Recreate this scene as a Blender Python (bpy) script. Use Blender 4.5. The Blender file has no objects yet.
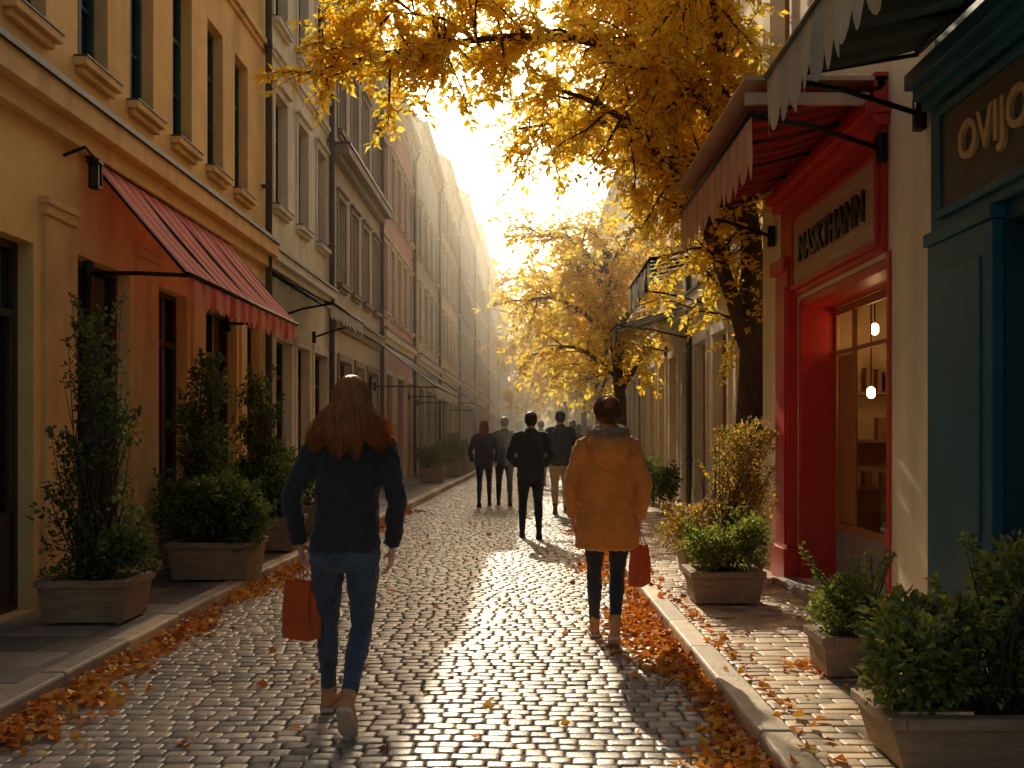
import bpy, math, random
import numpy as np
from mathutils import Vector, Matrix
random.seed(7); rng=np.random.default_rng(7)
R=math.radians
scene=bpy.context.scene
COL=scene.collection

# ---------------------------------------------------------------- materials
def new_mat(name):
    m=bpy.data.materials.new(name); m.use_nodes=True
    nt=m.node_tree; b=nt.nodes['Principled BSDF']
    return m,nt,b
def pmat(name,col,rough=.7,var=.2,scale=3,bump=.25,bscale=40,metallic=0,spec=.5,transl=0,tcol=None,attr=False,dirt=0,stretch=(1,1,1),bdist=.01,col2=None,sheen=0):
    m,nt,b=new_mat(name); N=nt.nodes; L=nt.links
    tc=N.new('ShaderNodeTexCoord'); mp=N.new('ShaderNodeMapping'); mp.inputs['Scale'].default_value=stretch
    L.new(tc.outputs['Object'],mp.inputs['Vector'])
    nz=N.new('ShaderNodeTexNoise'); nz.inputs['Scale'].default_value=scale; nz.inputs['Detail'].default_value=4; nz.inputs['Roughness'].default_value=.65
    L.new(mp.outputs[0],nz.inputs['Vector'])
    mr=N.new('ShaderNodeMapRange'); mr.inputs[1].default_value=.3; mr.inputs[2].default_value=.7
    L.new(nz.outputs['Fac'],mr.inputs[0])
    mx=N.new('ShaderNodeMix'); mx.data_type='RGBA'
    c2=col2 if col2 else [min(1,c*(1+var)) for c in col]
    mx.inputs[6].default_value=(*[c*(1-var) for c in col],1); mx.inputs[7].default_value=(*c2,1)
    L.new(mr.outputs[0],mx.inputs[0]); out=mx.outputs[2]
    if attr:
        at=N.new('ShaderNodeAttribute'); at.attribute_name='var'
        m2=N.new('ShaderNodeMix'); m2.data_type='RGBA'; m2.blend_type='MULTIPLY'; m2.inputs[0].default_value=1
        cr=N.new('ShaderNodeValToRGB'); cr.color_ramp.elements[0].color=(.6,.6,.62,1); cr.color_ramp.elements[1].color=(1.35,1.27,1.15,1)
        L.new(at.outputs['Fac'],cr.inputs[0]); L.new(out,m2.inputs[6]); L.new(cr.outputs[0],m2.inputs[7]); out=m2.outputs[2]
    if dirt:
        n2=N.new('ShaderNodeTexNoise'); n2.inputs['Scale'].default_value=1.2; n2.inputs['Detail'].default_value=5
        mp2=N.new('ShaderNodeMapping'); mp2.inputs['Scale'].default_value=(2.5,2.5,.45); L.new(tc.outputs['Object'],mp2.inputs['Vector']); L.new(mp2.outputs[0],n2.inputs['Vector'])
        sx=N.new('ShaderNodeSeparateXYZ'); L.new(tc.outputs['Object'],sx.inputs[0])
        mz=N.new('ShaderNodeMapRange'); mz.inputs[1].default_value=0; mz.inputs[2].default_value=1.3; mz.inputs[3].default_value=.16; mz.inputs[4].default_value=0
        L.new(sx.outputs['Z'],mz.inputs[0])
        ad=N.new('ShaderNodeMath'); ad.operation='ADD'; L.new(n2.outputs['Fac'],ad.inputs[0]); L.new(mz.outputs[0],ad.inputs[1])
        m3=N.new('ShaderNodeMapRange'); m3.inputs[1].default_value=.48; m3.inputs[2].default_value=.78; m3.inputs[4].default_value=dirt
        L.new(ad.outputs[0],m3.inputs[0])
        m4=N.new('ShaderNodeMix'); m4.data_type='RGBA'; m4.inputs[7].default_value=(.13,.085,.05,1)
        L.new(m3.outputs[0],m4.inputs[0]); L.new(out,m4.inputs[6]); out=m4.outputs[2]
    L.new(out,b.inputs['Base Color'])
    b.inputs['Roughness'].default_value=rough; b.inputs['Metallic'].default_value=metallic
    b.inputs['Specular IOR Level'].default_value=spec
    if sheen: b.inputs['Sheen Weight'].default_value=sheen
    if bump:
        n3=N.new('ShaderNodeTexNoise'); n3.inputs['Scale'].default_value=bscale; n3.inputs['Detail'].default_value=3
        L.new(mp.outputs[0],n3.inputs['Vector'])
        bp=N.new('ShaderNodeBump'); bp.inputs['Strength'].default_value=bump; bp.inputs['Distance'].default_value=bdist
        L.new(n3.outputs['Fac'],bp.inputs['Height']); L.new(bp.outputs[0],b.inputs['Normal'])
    if transl:
        t=N.new('ShaderNodeBsdfTranslucent'); 
        if tcol: t.inputs['Color'].default_value=(*tcol,1)
        else: L.new(out,t.inputs['Color'])
        ms=N.new('ShaderNodeMixShader'); ms.inputs[0].default_value=transl
        L.new(b.outputs[0],ms.inputs[1]); L.new(t.outputs[0],ms.inputs[2])
        L.new(ms.outputs[0],N['Material Output'].inputs['Surface'])
    return m
def leafmat(name,col,transl,tcol,lo=.62):
    m=bpy.data.materials.new(name); m.use_nodes=True; nt=m.node_tree; N=nt.nodes; L=nt.links; N.clear()
    o=N.new('ShaderNodeOutputMaterial'); at=N.new('ShaderNodeAttribute'); at.attribute_name='var'
    def vc(c):
        mx=N.new('ShaderNodeMix'); mx.data_type='RGBA'; mx.inputs[6].default_value=(c[0]*(lo+.08),c[1]*lo,c[2]*lo,1); mx.inputs[7].default_value=(min(1,c[0]*1.1),min(1,c[1]*1.12),c[2]*1.2,1); L.new(at.outputs['Fac'],mx.inputs[0]); return mx.outputs[2]
    d=N.new('ShaderNodeBsdfDiffuse'); L.new(vc(col),d.inputs[0]); t=N.new('ShaderNodeBsdfTranslucent'); L.new(vc(tcol),t.inputs[0])
    g=N.new('ShaderNodeBsdfGlossy'); g.inputs['Roughness'].default_value=.4; g.inputs['Color'].default_value=(.8,.8,.8,1)
    a=N.new('ShaderNodeMixShader'); a.inputs[0].default_value=transl; L.new(d.outputs[0],a.inputs[1]); L.new(t.outputs[0],a.inputs[2])
    b=N.new('ShaderNodeMixShader'); b.inputs[0].default_value=.05; L.new(a.outputs[0],b.inputs[1]); L.new(g.outputs[0],b.inputs[2]); L.new(b.outputs[0],o.inputs[0])
    M[name]=m
M={}
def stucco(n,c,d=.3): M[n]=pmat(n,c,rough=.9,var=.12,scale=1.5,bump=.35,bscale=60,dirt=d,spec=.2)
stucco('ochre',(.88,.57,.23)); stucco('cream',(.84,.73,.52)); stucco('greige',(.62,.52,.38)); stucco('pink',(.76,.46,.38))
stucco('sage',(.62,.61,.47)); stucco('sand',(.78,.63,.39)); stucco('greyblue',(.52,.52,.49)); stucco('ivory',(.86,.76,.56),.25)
M['redpaint']=pmat('redpaint',(.56,.022,.014),rough=.42,var=.14,scale=4,bump=.15,bscale=30,dirt=.25)
M['teal']=pmat('teal',(.010,.105,.15),rough=.42,var=.25,scale=3,bump=.15,bscale=30,dirt=.15)
M['tealdark']=pmat('tealdark',(.012,.06,.08),rough=.45,var=.2,bump=.1)
M['trim_ochre']=pmat('trim_ochre',(.80,.50,.20),rough=.85,var=.12,bump=.3,dirt=.35)
M['trim_pale']=pmat('trim_pale',(.80,.70,.53),rough=.85,var=.12,bump=.3,dirt=.3)
M['trim_dark']=pmat('trim_dark',(.28,.21,.14),rough=.7,var=.2)
M['iron']=pmat('iron',(.02,.02,.022),rough=.5,metallic=.6,var=.2,bump=.1)
M['zinc']=pmat('zinc',(.10,.10,.10),rough=.5,metallic=.5,var=.25)
M['greenframe']=pmat('greenframe',(.035,.085,.07),rough=.45,var=.2,bump=.1)
M['woodframe']=pmat('woodframe',(.38,.17,.055),rough=.45,var=.3,scale=6,stretch=(6,6,.6),bump=.15)
M['darkwood']=pmat('darkwood',(.05,.032,.02),rough=.5,var=.3,scale=6,stretch=(6,6,.6),bump=.15)
M['whiteframe']=pmat('whiteframe',(.62,.58,.5),rough=.5,var=.1)
M['greydoor']=pmat('greydoor',(.28,.27,.26),rough=.45,var=.15)
M['glass']=pmat('glass',(.018,.02,.022),rough=.06,var=.4,scale=1.2,bump=.08,bscale=2.5,bdist=.02,spec=.8)
M['rooftile']=pmat('rooftile',(.16,.085,.06),rough=.8,var=.35,scale=8,bump=.5,bscale=18)
M['signboard']=pmat('signboard',(.48,.30,.17),rough=.5,var=.2,scale=5,stretch=(5,.5,5))
M['signdark']=pmat('signdark',(.085,.075,.055),rough=.5,var=.2)
M['letter_black']=pmat('letter_black',(.012,.01,.01),rough=.35,var=.1,bump=0)
M['letter_gold']=pmat('letter_gold',(.60,.42,.2),rough=.4,metallic=.3,var=.1,bump=0)
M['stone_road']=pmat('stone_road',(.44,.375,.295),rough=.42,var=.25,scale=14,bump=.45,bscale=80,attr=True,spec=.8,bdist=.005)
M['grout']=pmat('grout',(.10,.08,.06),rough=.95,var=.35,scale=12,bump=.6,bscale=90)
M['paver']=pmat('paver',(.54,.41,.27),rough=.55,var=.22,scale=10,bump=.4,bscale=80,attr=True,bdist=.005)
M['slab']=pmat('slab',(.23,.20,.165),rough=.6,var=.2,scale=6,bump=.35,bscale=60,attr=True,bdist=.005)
M['kerb']=pmat('kerb',(.50,.41,.30),rough=.6,var=.22,scale=6,bump=.5,bscale=50,attr=True)
M['step']=pmat('step',(.38,.33,.27),rough=.65,var=.22,scale=6,bump=.5,bscale=50)
M['earth']=pmat('earth',(.12,.10,.07),rough=1,var=.3,scale=.5,bump=.3)
M['bark']=pmat('bark',(.085,.055,.035),rough=.95,var=.45,scale=10,stretch=(3,3,.7),bump=1,bscale=22,bdist=.03)
leafmat('leafA',(1,.62,.04),.6,(1,.77,.07),.86); leafmat('leafB',(1,.50,.025),.6,(1,.65,.05),.86); leafmat('leafC',(1,.70,.08),.6,(1,.84,.14),.86)
leafmat('dryA',(.85,.30,.03),.25,(.8,.28,.03)); leafmat('dryB',(.52,.14,.02),.1,(.4,.1,.02)); leafmat('dryC',(1,.50,.05),.25,(.9,.45,.05))
leafmat('greenA',(.06,.115,.028),.4,(.24,.34,.045)); leafmat('greenB',(.13,.18,.04),.42,(.42,.48,.07)); leafmat('greenD',(.038,.075,.03),.3,(.13,.2,.04))
leafmat('brownleaf',(.40,.24,.06),.4,(.6,.36,.08)); leafmat('lime',(.25,.28,.05),.45,(.6,.62,.1))
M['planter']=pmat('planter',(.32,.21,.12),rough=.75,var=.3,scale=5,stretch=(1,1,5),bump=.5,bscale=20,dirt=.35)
M['soil']=pmat('soil',(.04,.027,.018),rough=1,var=.3,bump=1,bscale=50)
M['aw_pink']=pmat('aw_pink',(.70,.13,.10),rough=.8,var=.12,scale=5,bump=.2,transl=.45,dirt=.12)
M['aw_pink2']=pmat('aw_pink2',(.88,.34,.26),rough=.8,var=.1,scale=5,bump=.2,transl=.45,dirt=.12)
M['aw_red']=pmat('aw_red',(.50,.035,.025),rough=.8,var=.15,scale=5,bump=.2,transl=.4)
M['aw_red2']=pmat('aw_red2',(.20,.02,.015),rough=.8,var=.15,scale=5,bump=.2,transl=.3)
M['aw_cream']=pmat('aw_cream',(.90,.76,.54),rough=.8,var=.08,scale=5,bump=.2,transl=.6,dirt=.06)
M['aw_peach']=pmat('aw_peach',(.88,.54,.36),rough=.8,var=.1,scale=5,bump=.2,transl=.55,dirt=.08)
M['aw_cover']=pmat('aw_cover',(.55,.36,.22),rough=.7,var=.15,scale=5,bump=.2,dirt=.2)
M['aw_dark']=pmat('aw_dark',(.015,.028,.024),rough=.8,var=.15,scale=5,bump=.2,transl=.04)
M['aw_green']=pmat('aw_green',(.03,.06,.048),rough=.8,var=.15,scale=5,bump=.2,transl=.08)
M['aw_grey']=pmat('aw_grey',(.6,.6,.52),rough=.8,var=.12,scale=5,bump=.2,transl=.5,dirt=.15)
M['aw_white']=pmat('aw_white',(.82,.83,.80),rough=.8,var=.06,scale=5,bump=.2,transl=.6)
def cl(n,c,**k):
    a=dict(rough=.85,var=.18,scale=9,bump=.6,bscale=26,bdist=.014,sheen=.2); a.update(k); M[n]=pmat(n,c,**a)
cl('jacket_navy',(.016,.017,.022)); cl('jeans',(.042,.062,.098),scale=14,var=.45,bscale=50); cl('jeans_dark',(.02,.025,.038)); cl('coat_camel',(.64,.215,.03),bscale=18)
cl('coat_dark',(.02,.024,.034)); cl('coat_slate',(.03,.045,.065)); cl('chino',(.50,.31,.13)); cl('fur',(.44,.31,.20),rough=1,bscale=90,bump=1)
M['skin']=pmat('skin',(.58,.31,.20),rough=.5,var=.08,bump=.1)
M['hair_auburn']=pmat('hair_auburn',(.40,.155,.045),rough=.38,var=.5,scale=60,bump=0,transl=.35,tcol=(.95,.46,.14),stretch=(1,1,.12))
M['hair_brown']=pmat('hair_brown',(.20,.085,.035),rough=.42,var=.4,scale=50,bump=0,transl=.3,tcol=(.6,.26,.09))
M['hair_black']=pmat('hair_black',(.02,.013,.01),rough=.5,var=.4,scale=50,bump=.3)
M['tan_shoe']=pmat('tan_shoe',(.52,.24,.09),rough=.6,var=.2,scale=10)
M['sole']=pmat('sole',(.55,.42,.3),rough=.7,var=.2)
M['black_shoe']=pmat('black_shoe',(.02,.018,.018),rough=.5,var=.2)
M['bag_red']=pmat('bag_red',(.66,.11,.028),rough=.55,var=.12,scale=4,bump=.25,bscale=12,transl=.2)
M['string']=pmat('string',(.30,.10,.05),rough=.8,bump=0)
M['eye']=pmat('eye',(.6,.58,.55),rough=.2,bump=0,var=.02); M['lip']=pmat('lip',(.35,.1,.08),rough=.4,bump=0)
M['roomwall']=pmat('roomwall',(.55,.38,.20),rough=.8,var=.2)
M['shelfwood']=pmat('shelfwood',(.22,.11,.05),rough=.6,var=.3)
def emat(n,c,s):
    m,nt,b=new_mat(n); b.inputs['Base Color'].default_value=(*c,1); b.inputs['Emission Color'].default_value=(*c,1); b.inputs['Emission Strength'].default_value=s; M[n]=m
emat('lampglow',(1,.62,.26),32)
m,nt,b=new_mat('clearglass'); 
tr=nt.nodes.new('ShaderNodeBsdfTransparent'); gl=nt.nodes.new('ShaderNodeBsdfGlossy'); gl.inputs['Roughness'].default_value=.03
lw=nt.nodes.new('ShaderNodeLayerWeight'); lw.inputs['Blend'].default_value=.12; ms=nt.nodes.new('ShaderNodeMixShader'); tr.inputs[0].default_value=(.92,.92,.88,1)
nt.links.new(lw.outputs['Fresnel'],ms.inputs[0]); nt.links.new(tr.outputs[0],ms.inputs[1]); nt.links.new(gl.outputs[0],ms.inputs[2]); nt.links.new(ms.outputs[0],nt.nodes['Material Output'].inputs['Surface'])
M['clearglass']=m

# ---------------------------------------------------------------- mesh builder
def empty(name,loc=(0,0,0)):
    e=bpy.data.objects.new(name,None); e.location=loc; COL.objects.link(e); e.empty_display_size=.2; return e
class MB:
    def __init__(s): s.v=[]; s.f=[]; s.m=[]
    def quad(s,*p,m=0):
        n=len(s.v); s.v+= [tuple(q) for q in p]; s.f.append(tuple(range(n,n+len(p)))); s.m.append(m)
    def box(s,a,b,m=0):
        x0,x1=sorted((a[0],b[0]));y0,y1=sorted((a[1],b[1]));z0,z1=sorted((a[2],b[2]))
        n=len(s.v); s.v+=[(x0,y0,z0),(x1,y0,z0),(x1,y1,z0),(x0,y1,z0),(x0,y0,z1),(x1,y0,z1),(x1,y1,z1),(x0,y1,z1)]
        for f in ((0,3,2,1),(4,5,6,7),(0,1,5,4),(1,2,6,5),(2,3,7,6),(3,0,4,7)): s.f.append(tuple(n+i for i in f)); s.m.append(m)
    def rings(s,rs,seg=14,m=0):
        n=len(s.v)
        for c,a,b in rs:
            for k in range(seg):
                t=2*math.pi*k/seg; p=c+a*math.cos(t)+b*math.sin(t); s.v.append(tuple(p))
        for i in range(len(rs)-1):
            for k in range(seg):
                k2=(k+1)%seg; s.f.append((n+i*seg+k,n+i*seg+k2,n+(i+1)*seg+k2,n+(i+1)*seg+k)); s.m.append(m)
        s.f.append(tuple(n+k for k in reversed(range(seg)))); s.m.append(m)
        e=n+(len(rs)-1)*seg; s.f.append(tuple(e+k for k in range(seg))); s.m.append(m)
    def tube(s,pts,rad,seg=8,m=0,flat=1.0,ref=None):
        pts=[Vector(p) for p in pts]; 
        if not hasattr(rad,'__len__'): rad=[rad]*len(pts)
        rs=[]; A=None
        for i,p in enumerate(pts):
            d=(pts[min(i+1,len(pts)-1)]-pts[max(i-1,0)]).normalized()
            if A is None:
                r=Vector(ref) if ref else (Vector((1,0,0)) if abs(d.x)<.8 else Vector((0,1,0)))
                A=r-d*r.dot(d)
            else: A=A-d*A.dot(d)
            A.normalize(); B=d.cross(A)
            rs.append((p,A*rad[i],B*rad[i]*flat))
        s.rings(rs,seg,m)
    def ell(s,c,r,seg=14,m=0):
        c=Vector(c); rs=[]
        for i in range(9):
            t=-math.pi/2+math.pi*(i+.02)/8.04
            rs.append((c+Vector((0,0,r[2]*math.sin(t))),Vector((r[0]*max(.03,math.cos(t)),0,0)),Vector((0,r[1]*max(.03,math.cos(t)),0))))
        s.rings(rs,seg,m)
    def obj(s,name,mats,parent=None,smooth=False,remesh=None,sm=0,disp=None,bevel=0):
        me=bpy.data.meshes.new(name); me.from_pydata(s.v,[],s.f); me.update()
        if not isinstance(mats,(list,tuple)): mats=[mats]
        for q in mats: me.materials.append(M[q] if isinstance(q,str) else q)
        if len(mats)>1: me.polygons.foreach_set('material_index',s.m)
        if smooth: me.polygons.foreach_set('use_smooth',[True]*len(me.polygons))
        o=bpy.data.objects.new(name,me); COL.objects.link(o)
        if parent: o.parent=parent
        if bevel:
            d=o.modifiers.new('b','BEVEL'); d.width=bevel; d.segments=2; d.limit_method='ANGLE'
        if remesh:
            r=o.modifiers.new('r','REMESH'); r.mode='VOXEL'; r.voxel_size=remesh; r.use_smooth_shade=True
            if sm:
                q=o.modifiers.new('s','SMOOTH'); q.factor=.6; q.iterations=sm
            if disp:
                t=bpy.data.textures.new(name+'_t','CLOUDS'); t.noise_scale=disp[1]; t.noise_depth=2
                q=o.modifiers.new('d','DISPLACE'); q.texture=t; q.strength=disp[0]; q.mid_level=.5; q.texture_coords='LOCAL'
        return o

def np_mesh(name,V,F,mats,midx=None,parent=None,smooth=False,var=None):
    me=bpy.data.meshes.new(name); V=np.asarray(V,dtype=np.float32)
    me.from_pydata(V.tolist(),[],F.tolist() if hasattr(F,'tolist') else F); me.update()
    for q in mats: me.materials.append(M[q])
    if midx is not None: me.polygons.foreach_set('material_index',np.asarray(midx,dtype=np.int32))
    if smooth: me.polygons.foreach_set('use_smooth',[True]*len(me.polygons))
    if var is not None:
        a=me.attributes.new('var','FLOAT','FACE'); a.data.foreach_set('value',np.asarray(var,dtype=np.float32))
    o=bpy.data.objects.new(name,me); COL.objects.link(o)
    if parent: o.parent=parent
    return o

# ---------------------------------------------------------------- ground
XLk=lambda y: float(np.interp(y,[-6,10,18,32,60,140],[-2.65,-2.62,-2.3,-1.85,-1.4,-1.2]))
XRk=lambda y: float(np.interp(y,[-6,5,10,16,24,40,140],[1.08,1.06,.98,1.12,1.5,1.9,2.2]))
mb=MB(); mb.quad((-400,-60,-.03),(400,-60,-.03),(400,700,-.03),(-400,700,-.03)); mb.obj('ground','earth')
ys=[-6,0,5,10,13,16,20,24,32,40,60,140]
def strip(name,f0,f1,z,mat):
    mb=MB()
    for a,b in zip(ys[:-1],ys[1:]): mb.quad((f0(a),a,z),(f1(a),a,z),(f1(b),b,z),(f0(b),b,z))
    return mb.obj(name,mat)
road=strip('cobbled_road',XLk,XRk,0,'grout')
KW=.16
lp=strip('pavement',lambda y:-5.0,lambda y:XLk(y)-KW,.112,'grout')
rp=strip('pavement',lambda y:XRk(y)+KW,lambda y:5.0,.112,'grout')
def stones(name,f0,f1,y0,y1,row,w0,w1,ztop,gap,hj,mat,parent,thick=.03,round_=.25,dome=.004,wave=0,ins=.013,jit=.004):
    C=[]
    y=y0
    while y<y1:
        rh=row*random.uniform(.88,1.12); a=f0(y); b=f1(y); x=a
        x+= random.uniform(-w1,0)
        while x<b:
            w=random.uniform(w0,w1); l=max(x,a); r=min(x+w,b)
            if r-l>.04: C.append((l,r,y,y+rh,random.uniform(-hj,hj),random.random()))
            x+=w
        y+=rh
    C=np.array(C); n=len(C)
    cx=(C[:,0]+C[:,1])/2; cy=(C[:,2]+C[:,3])/2; hx=(C[:,1]-C[:,0])/2-gap/2; hy=(C[:,3]-C[:,2])/2-gap/2
    cy=cy+wave*np.sin(cx*1.7+cy*.3)+wave*.5*np.sin(cx*4+cy*.7)
    k=round_; oct_=np.array([(1,-1+k),(1,1-k),(1-k,1),(-1+k,1),(-1,1-k),(-1,-1+k),(-1+k,-1),(1-k,-1)])
    levels=[(-thick,0),(-ins*.8,0),(-ins*.15,ins*.6),(dome,ins*1.6)]
    V=np.zeros((n,8*4,3))
    tilt=rng.uniform(-hj*.6,hj*.6,(n,2))
    und=.008*np.sin(cx*2.3+.5)*np.sin(cy*1.1) if wave else 0
    J=rng.uniform(-jit,jit,(n,8,2))
    for li,(dz,ins_) in enumerate(levels):
        for j in range(8):
            ox=oct_[j,0]*np.maximum(hx-ins_,.01); oy=oct_[j,1]*np.maximum(hy-ins_,.01)
            V[:,li*8+j,0]=cx+ox+J[:,j,0]; V[:,li*8+j,1]=cy+oy+J[:,j,1]
            V[:,li*8+j,2]=ztop+und+C[:,4]+dz+tilt[:,0]*oct_[j,0]+tilt[:,1]*oct_[j,1]
    F=[]
    base=[]
    for li in range(3):
        for j in range(8):
            j2=(j+1)%8; base.append((li*8+j,li*8+j2,(li+1)*8+j2,(li+1)*8+j))
    base.append(tuple(24+j for j in range(8)))
    for i in range(n):
        o=i*32
        for f in base: F.append(tuple(o+q for q in f))
    var=np.repeat(C[:,5],len(base))
    return np_mesh(name,V.reshape(-1,3),F,[mat],parent=parent,smooth=True,var=var)
stones('cobbles',lambda y:XLk(y)+.01,lambda y:XRk(y)-.01,2.5,26,.092,.09,.14,.022,.008,.0028,'stone_road',road,wave=.06,round_=.2,dome=.001,ins=.008,thick=.024,jit=.004)
stones('cobbles',lambda y:XLk(y)+.01,lambda y:XRk(y)-.01,26,55,.16,.14,.2,.022,.009,.003,'stone_road',road,wave=.06,round_=.2,dome=.001,ins=.009,thick=.024)
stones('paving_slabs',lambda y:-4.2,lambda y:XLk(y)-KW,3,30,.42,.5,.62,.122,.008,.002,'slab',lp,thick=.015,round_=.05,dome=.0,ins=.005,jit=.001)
stones('paving_bricks',lambda y:XRk(y)+KW,lambda y:3.2,2.5,26,.095,.17,.2,.122,.006,.003,'paver',rp,thick=.015,round_=.08,dome=.001,ins=.006,jit=.002)
for side in (-1,1):
    V=[];F=[];var=[];y=2.0
    while y<120:
        L_=random.uniform(.8,1.05) if y<50 else 6
        y2=y+L_-.008; n=len(V)
        fx=(lambda q:XLk(q)-KW) if side<0 else XRk
        dz=random.uniform(-.004,.004); e=.018; dx=random.uniform(-.004,.004)
        prof=[(0,-.02),(0,.132-e),(e*.35,.132-e*.35),(e,.132),(KW-e,.132),(KW-e*.35,.132-e*.35),(KW,.132-e),(KW,-.02)]
        for yy in (y,y2):
            for px,pz in prof: V.append((fx(yy)+px+dx,yy,pz+dz))
        c=random.random(); K=len(prof)
        for j in range(K-1): F.append((n+j,n+j+1,n+K+j+1,n+K+j)); var.append(c)
        F.append(tuple(n+j for j in range(K))); F.append(tuple(n+K+j for j in range(K))); var+= [c,c]
        y+=L_
    np_mesh('kerb',V,F,['kerb'],var=var)

# ---------------------------------------------------------------- buildings
def building(name,side,x0,y0,y1,H,wall,trim,opens,frame='darkwood',bands=(),roof='rooftile',depth=7,eave=.28,roofh=2.2,surround=True,pipes=(),plinth=True,dormers=(),frame2='darkwood'):
    e=empty(name); sg=-side
    f=lambda w,y,z:(x0+sg*w,y,z)
    W=MB(); T=MB(); FR=MB(); G=MB(); RF=MB(); DK=MB()
    yc=sorted({y0,y1,*[q for o in opens for q in o[:2]]}); zc=sorted({-.02,H,*[q for o in opens for q in o[2:4]]})
    for a,b in zip(yc[:-1],yc[1:]):
        for c,d in zip(zc[:-1],zc[1:]):
            my=(a+b)/2; mz=(c+d)/2
            if any(o[0]<my<o[1] and o[2]<mz<o[3] for o in opens): continue
            W.quad(f(0,a,c),f(0,b,c),f(0,b,d),f(0,a,d))
    W.quad(f(0,y0,-.02),f(-depth,y0,-.02),f(-depth,y0,H),f(0,y0,H)); W.quad(f(0,y1,-.02),f(-depth,y1,-.02),f(-depth,y1,H),f(0,y1,H))
    W.quad(f(-depth,y0,-.02),f(-depth,y1,-.02),f(-depth,y1,H),f(-depth,y0,H))
    W.quad(f(0,y0,H),f(-depth,y0,H),f(-depth/2,y0,H+roofh)); W.quad(f(0,y1,H),f(-depth,y1,H),f(-depth/2,y1,H+roofh))
    for o in opens:
        a,b,c,d,k=o[:5]; rv=o[5] if len(o)>5 else .17
        W.quad(f(0,a,c),f(-rv,a,c),f(-rv,a,d),f(0,a,d)); W.quad(f(0,b,c),f(-rv,b,c),f(-rv,b,d),f(0,b,d))
        W.quad(f(0,a,d),f(-rv,a,d),f(-rv,b,d),f(0,b,d)); W.quad(f(0,a,c),f(-rv,a,c),f(-rv,b,c),f(0,b,c))
        if k=='none': continue
        gw=-rv; mi=0 if k=='win' else 1
        G.quad(f(gw,a,c),f(gw,b,c),f(gw,b,d),f(gw,a,d))
        t=.055
        def fb(ya,yb,za,zb,dp=.05): FR.box(f(gw+.004,ya,za),f(gw+dp,yb,zb),mi)
        fb(a+.001,a+t,c+.001,d-.001); fb(b-t,b-.001,c+.001,d-.001); fb(a+t,b-t,d-t,d-.001); fb(a+t,b-t,c+.001,c+t)
        if k=='win':
            mid=(a+b)/2; tz=c+(d-c)*.68
            fb(mid-.03,mid+.03,c+t,d-t,.055); fb(a+t,mid-.03,tz-.025,tz+.025,.045); fb(mid+.03,b-t,tz-.025,tz+.025,.045)
            tz2=c+(d-c)*.34; fb(a+t,mid-.03,tz2-.012,tz2+.012,.035); fb(mid+.03,b-t,tz2-.012,tz2+.012,.035)
            T.box(f(-.1,a-.07,c-.07),f(.11,b+.07,c-.002)); T.box(f(.002,a-.03,c-.13),f(.06,b+.03,c-.072))
            DK.box(f(-.09,a-.075,c-.001),f(.12,b+.075,c+.012),1)
            if surround:
                s_=.085; T.box(f(-.01,a-s_,c+.014),f(.03,a-.001,d)); T.box(f(-.01,b+.001,c+.014),f(.03,b+s_,d)); T.box(f(-.01,a-s_,d+.001),f(.035,b+s_,d+s_+.03))
                T.box(f(-.01,a-s_-.04,d+s_+.032),f(.09,b+s_+.04,d+s_+.08))
        if k in('door','shop'):
            n=2 if (b-a)<1.6 else 3
            for i in range(1,n):
                mm=a+(b-a)*i/n; fb(mm-.035,mm+.035,c+t,d-t,.055)
            tz=d-.55
            for i in range(n):
                l=a+(b-a)*i/n+(.035 if i else t); r=a+(b-a)*(i+1)/n-(.035 if i<n-1 else t)
                fb(l,r,tz-.03,tz+.03,.05)
                FR.box(f(gw+.004,l,c+t),f(gw+.03,r,c+.75),mi); FR.box(f(gw+.03,l+.08,c+t+.1),f(gw+.045,r-.08,c+.65),mi)
                if k=='door': fb(l,l+.06,c+.75,tz-.03,.045); fb(r-.06,r,c+.75,tz-.03,.045)
            if surround:
                s_=.1; T.box(f(-.01,a-s_,.16),f(.035,a-.001,d)); T.box(f(-.01,b+.001,.16),f(.035,b+s_,d)); T.box(f(-.01,a-s_,d+.001),f(.05,b+s_,d+.14))
    for (z,h,p) in bands:
        T.box(f(-.01,y0+.002,z),f(p*.5,y1-.002,z+h*.45)); T.box(f(-.01,y0+.002,z+h*.45+.001),f(p,y1-.002,z+h))
        if p>.1: DK.box(f(-.01,y0+.001,z+h+.001),f(p+.03,y1-.001,z+h+.05),1)
    T.box(f(-.01,y0+.002,H-.5),f(.06,y1-.002,H-.42)); T.box(f(-.01,y0+.002,H-.28),f(.12,y1-.002,H-.16)); T.box(f(-.01,y0+.002,H-.158),f(.2,y1-.002,H-.04))
    yy=y0+.2
    while yy<y1-.2 and y0<34:
        T.box(f(.0,yy,H-.42),f(.1,yy+.1,H-.282)); yy+=.42
    RF.quad(f(eave,y0,H-.02),f(eave,y1,H-.02),f(-depth/2,y1,H+roofh),f(-depth/2,y0,H+roofh)); RF.quad(f(-depth,y0,H),f(-depth,y1,H),f(-depth/2,y1,H+roofh),f(-depth/2,y0,H+roofh))
    RF.box(f(.0,y0,H-.035),f(eave,y1,H-.022))
    if plinth:
        dz=sorted([o for o in opens if o[2]<.5],key=lambda o:o[0]); c=y0+.002
        for o in dz+[(y1-.002,y1,0,0)]:
            if o[0]-.12>c: T.box(f(-.01,c,-.01),f(.045,o[0]-.11,.5))
            c=o[1]+.11
    P=MB()
    for yy in pipes:
        P.tube([f(.09,yy,.15),f(.09,yy,H-.5),f(.24,yy,H-.15)],.05,8)
        for zz in (1,3,5,7,9):
            if zz<H: P.box(f(.0,yy-.06,zz),f(.15,yy+.06,zz+.03))
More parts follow.
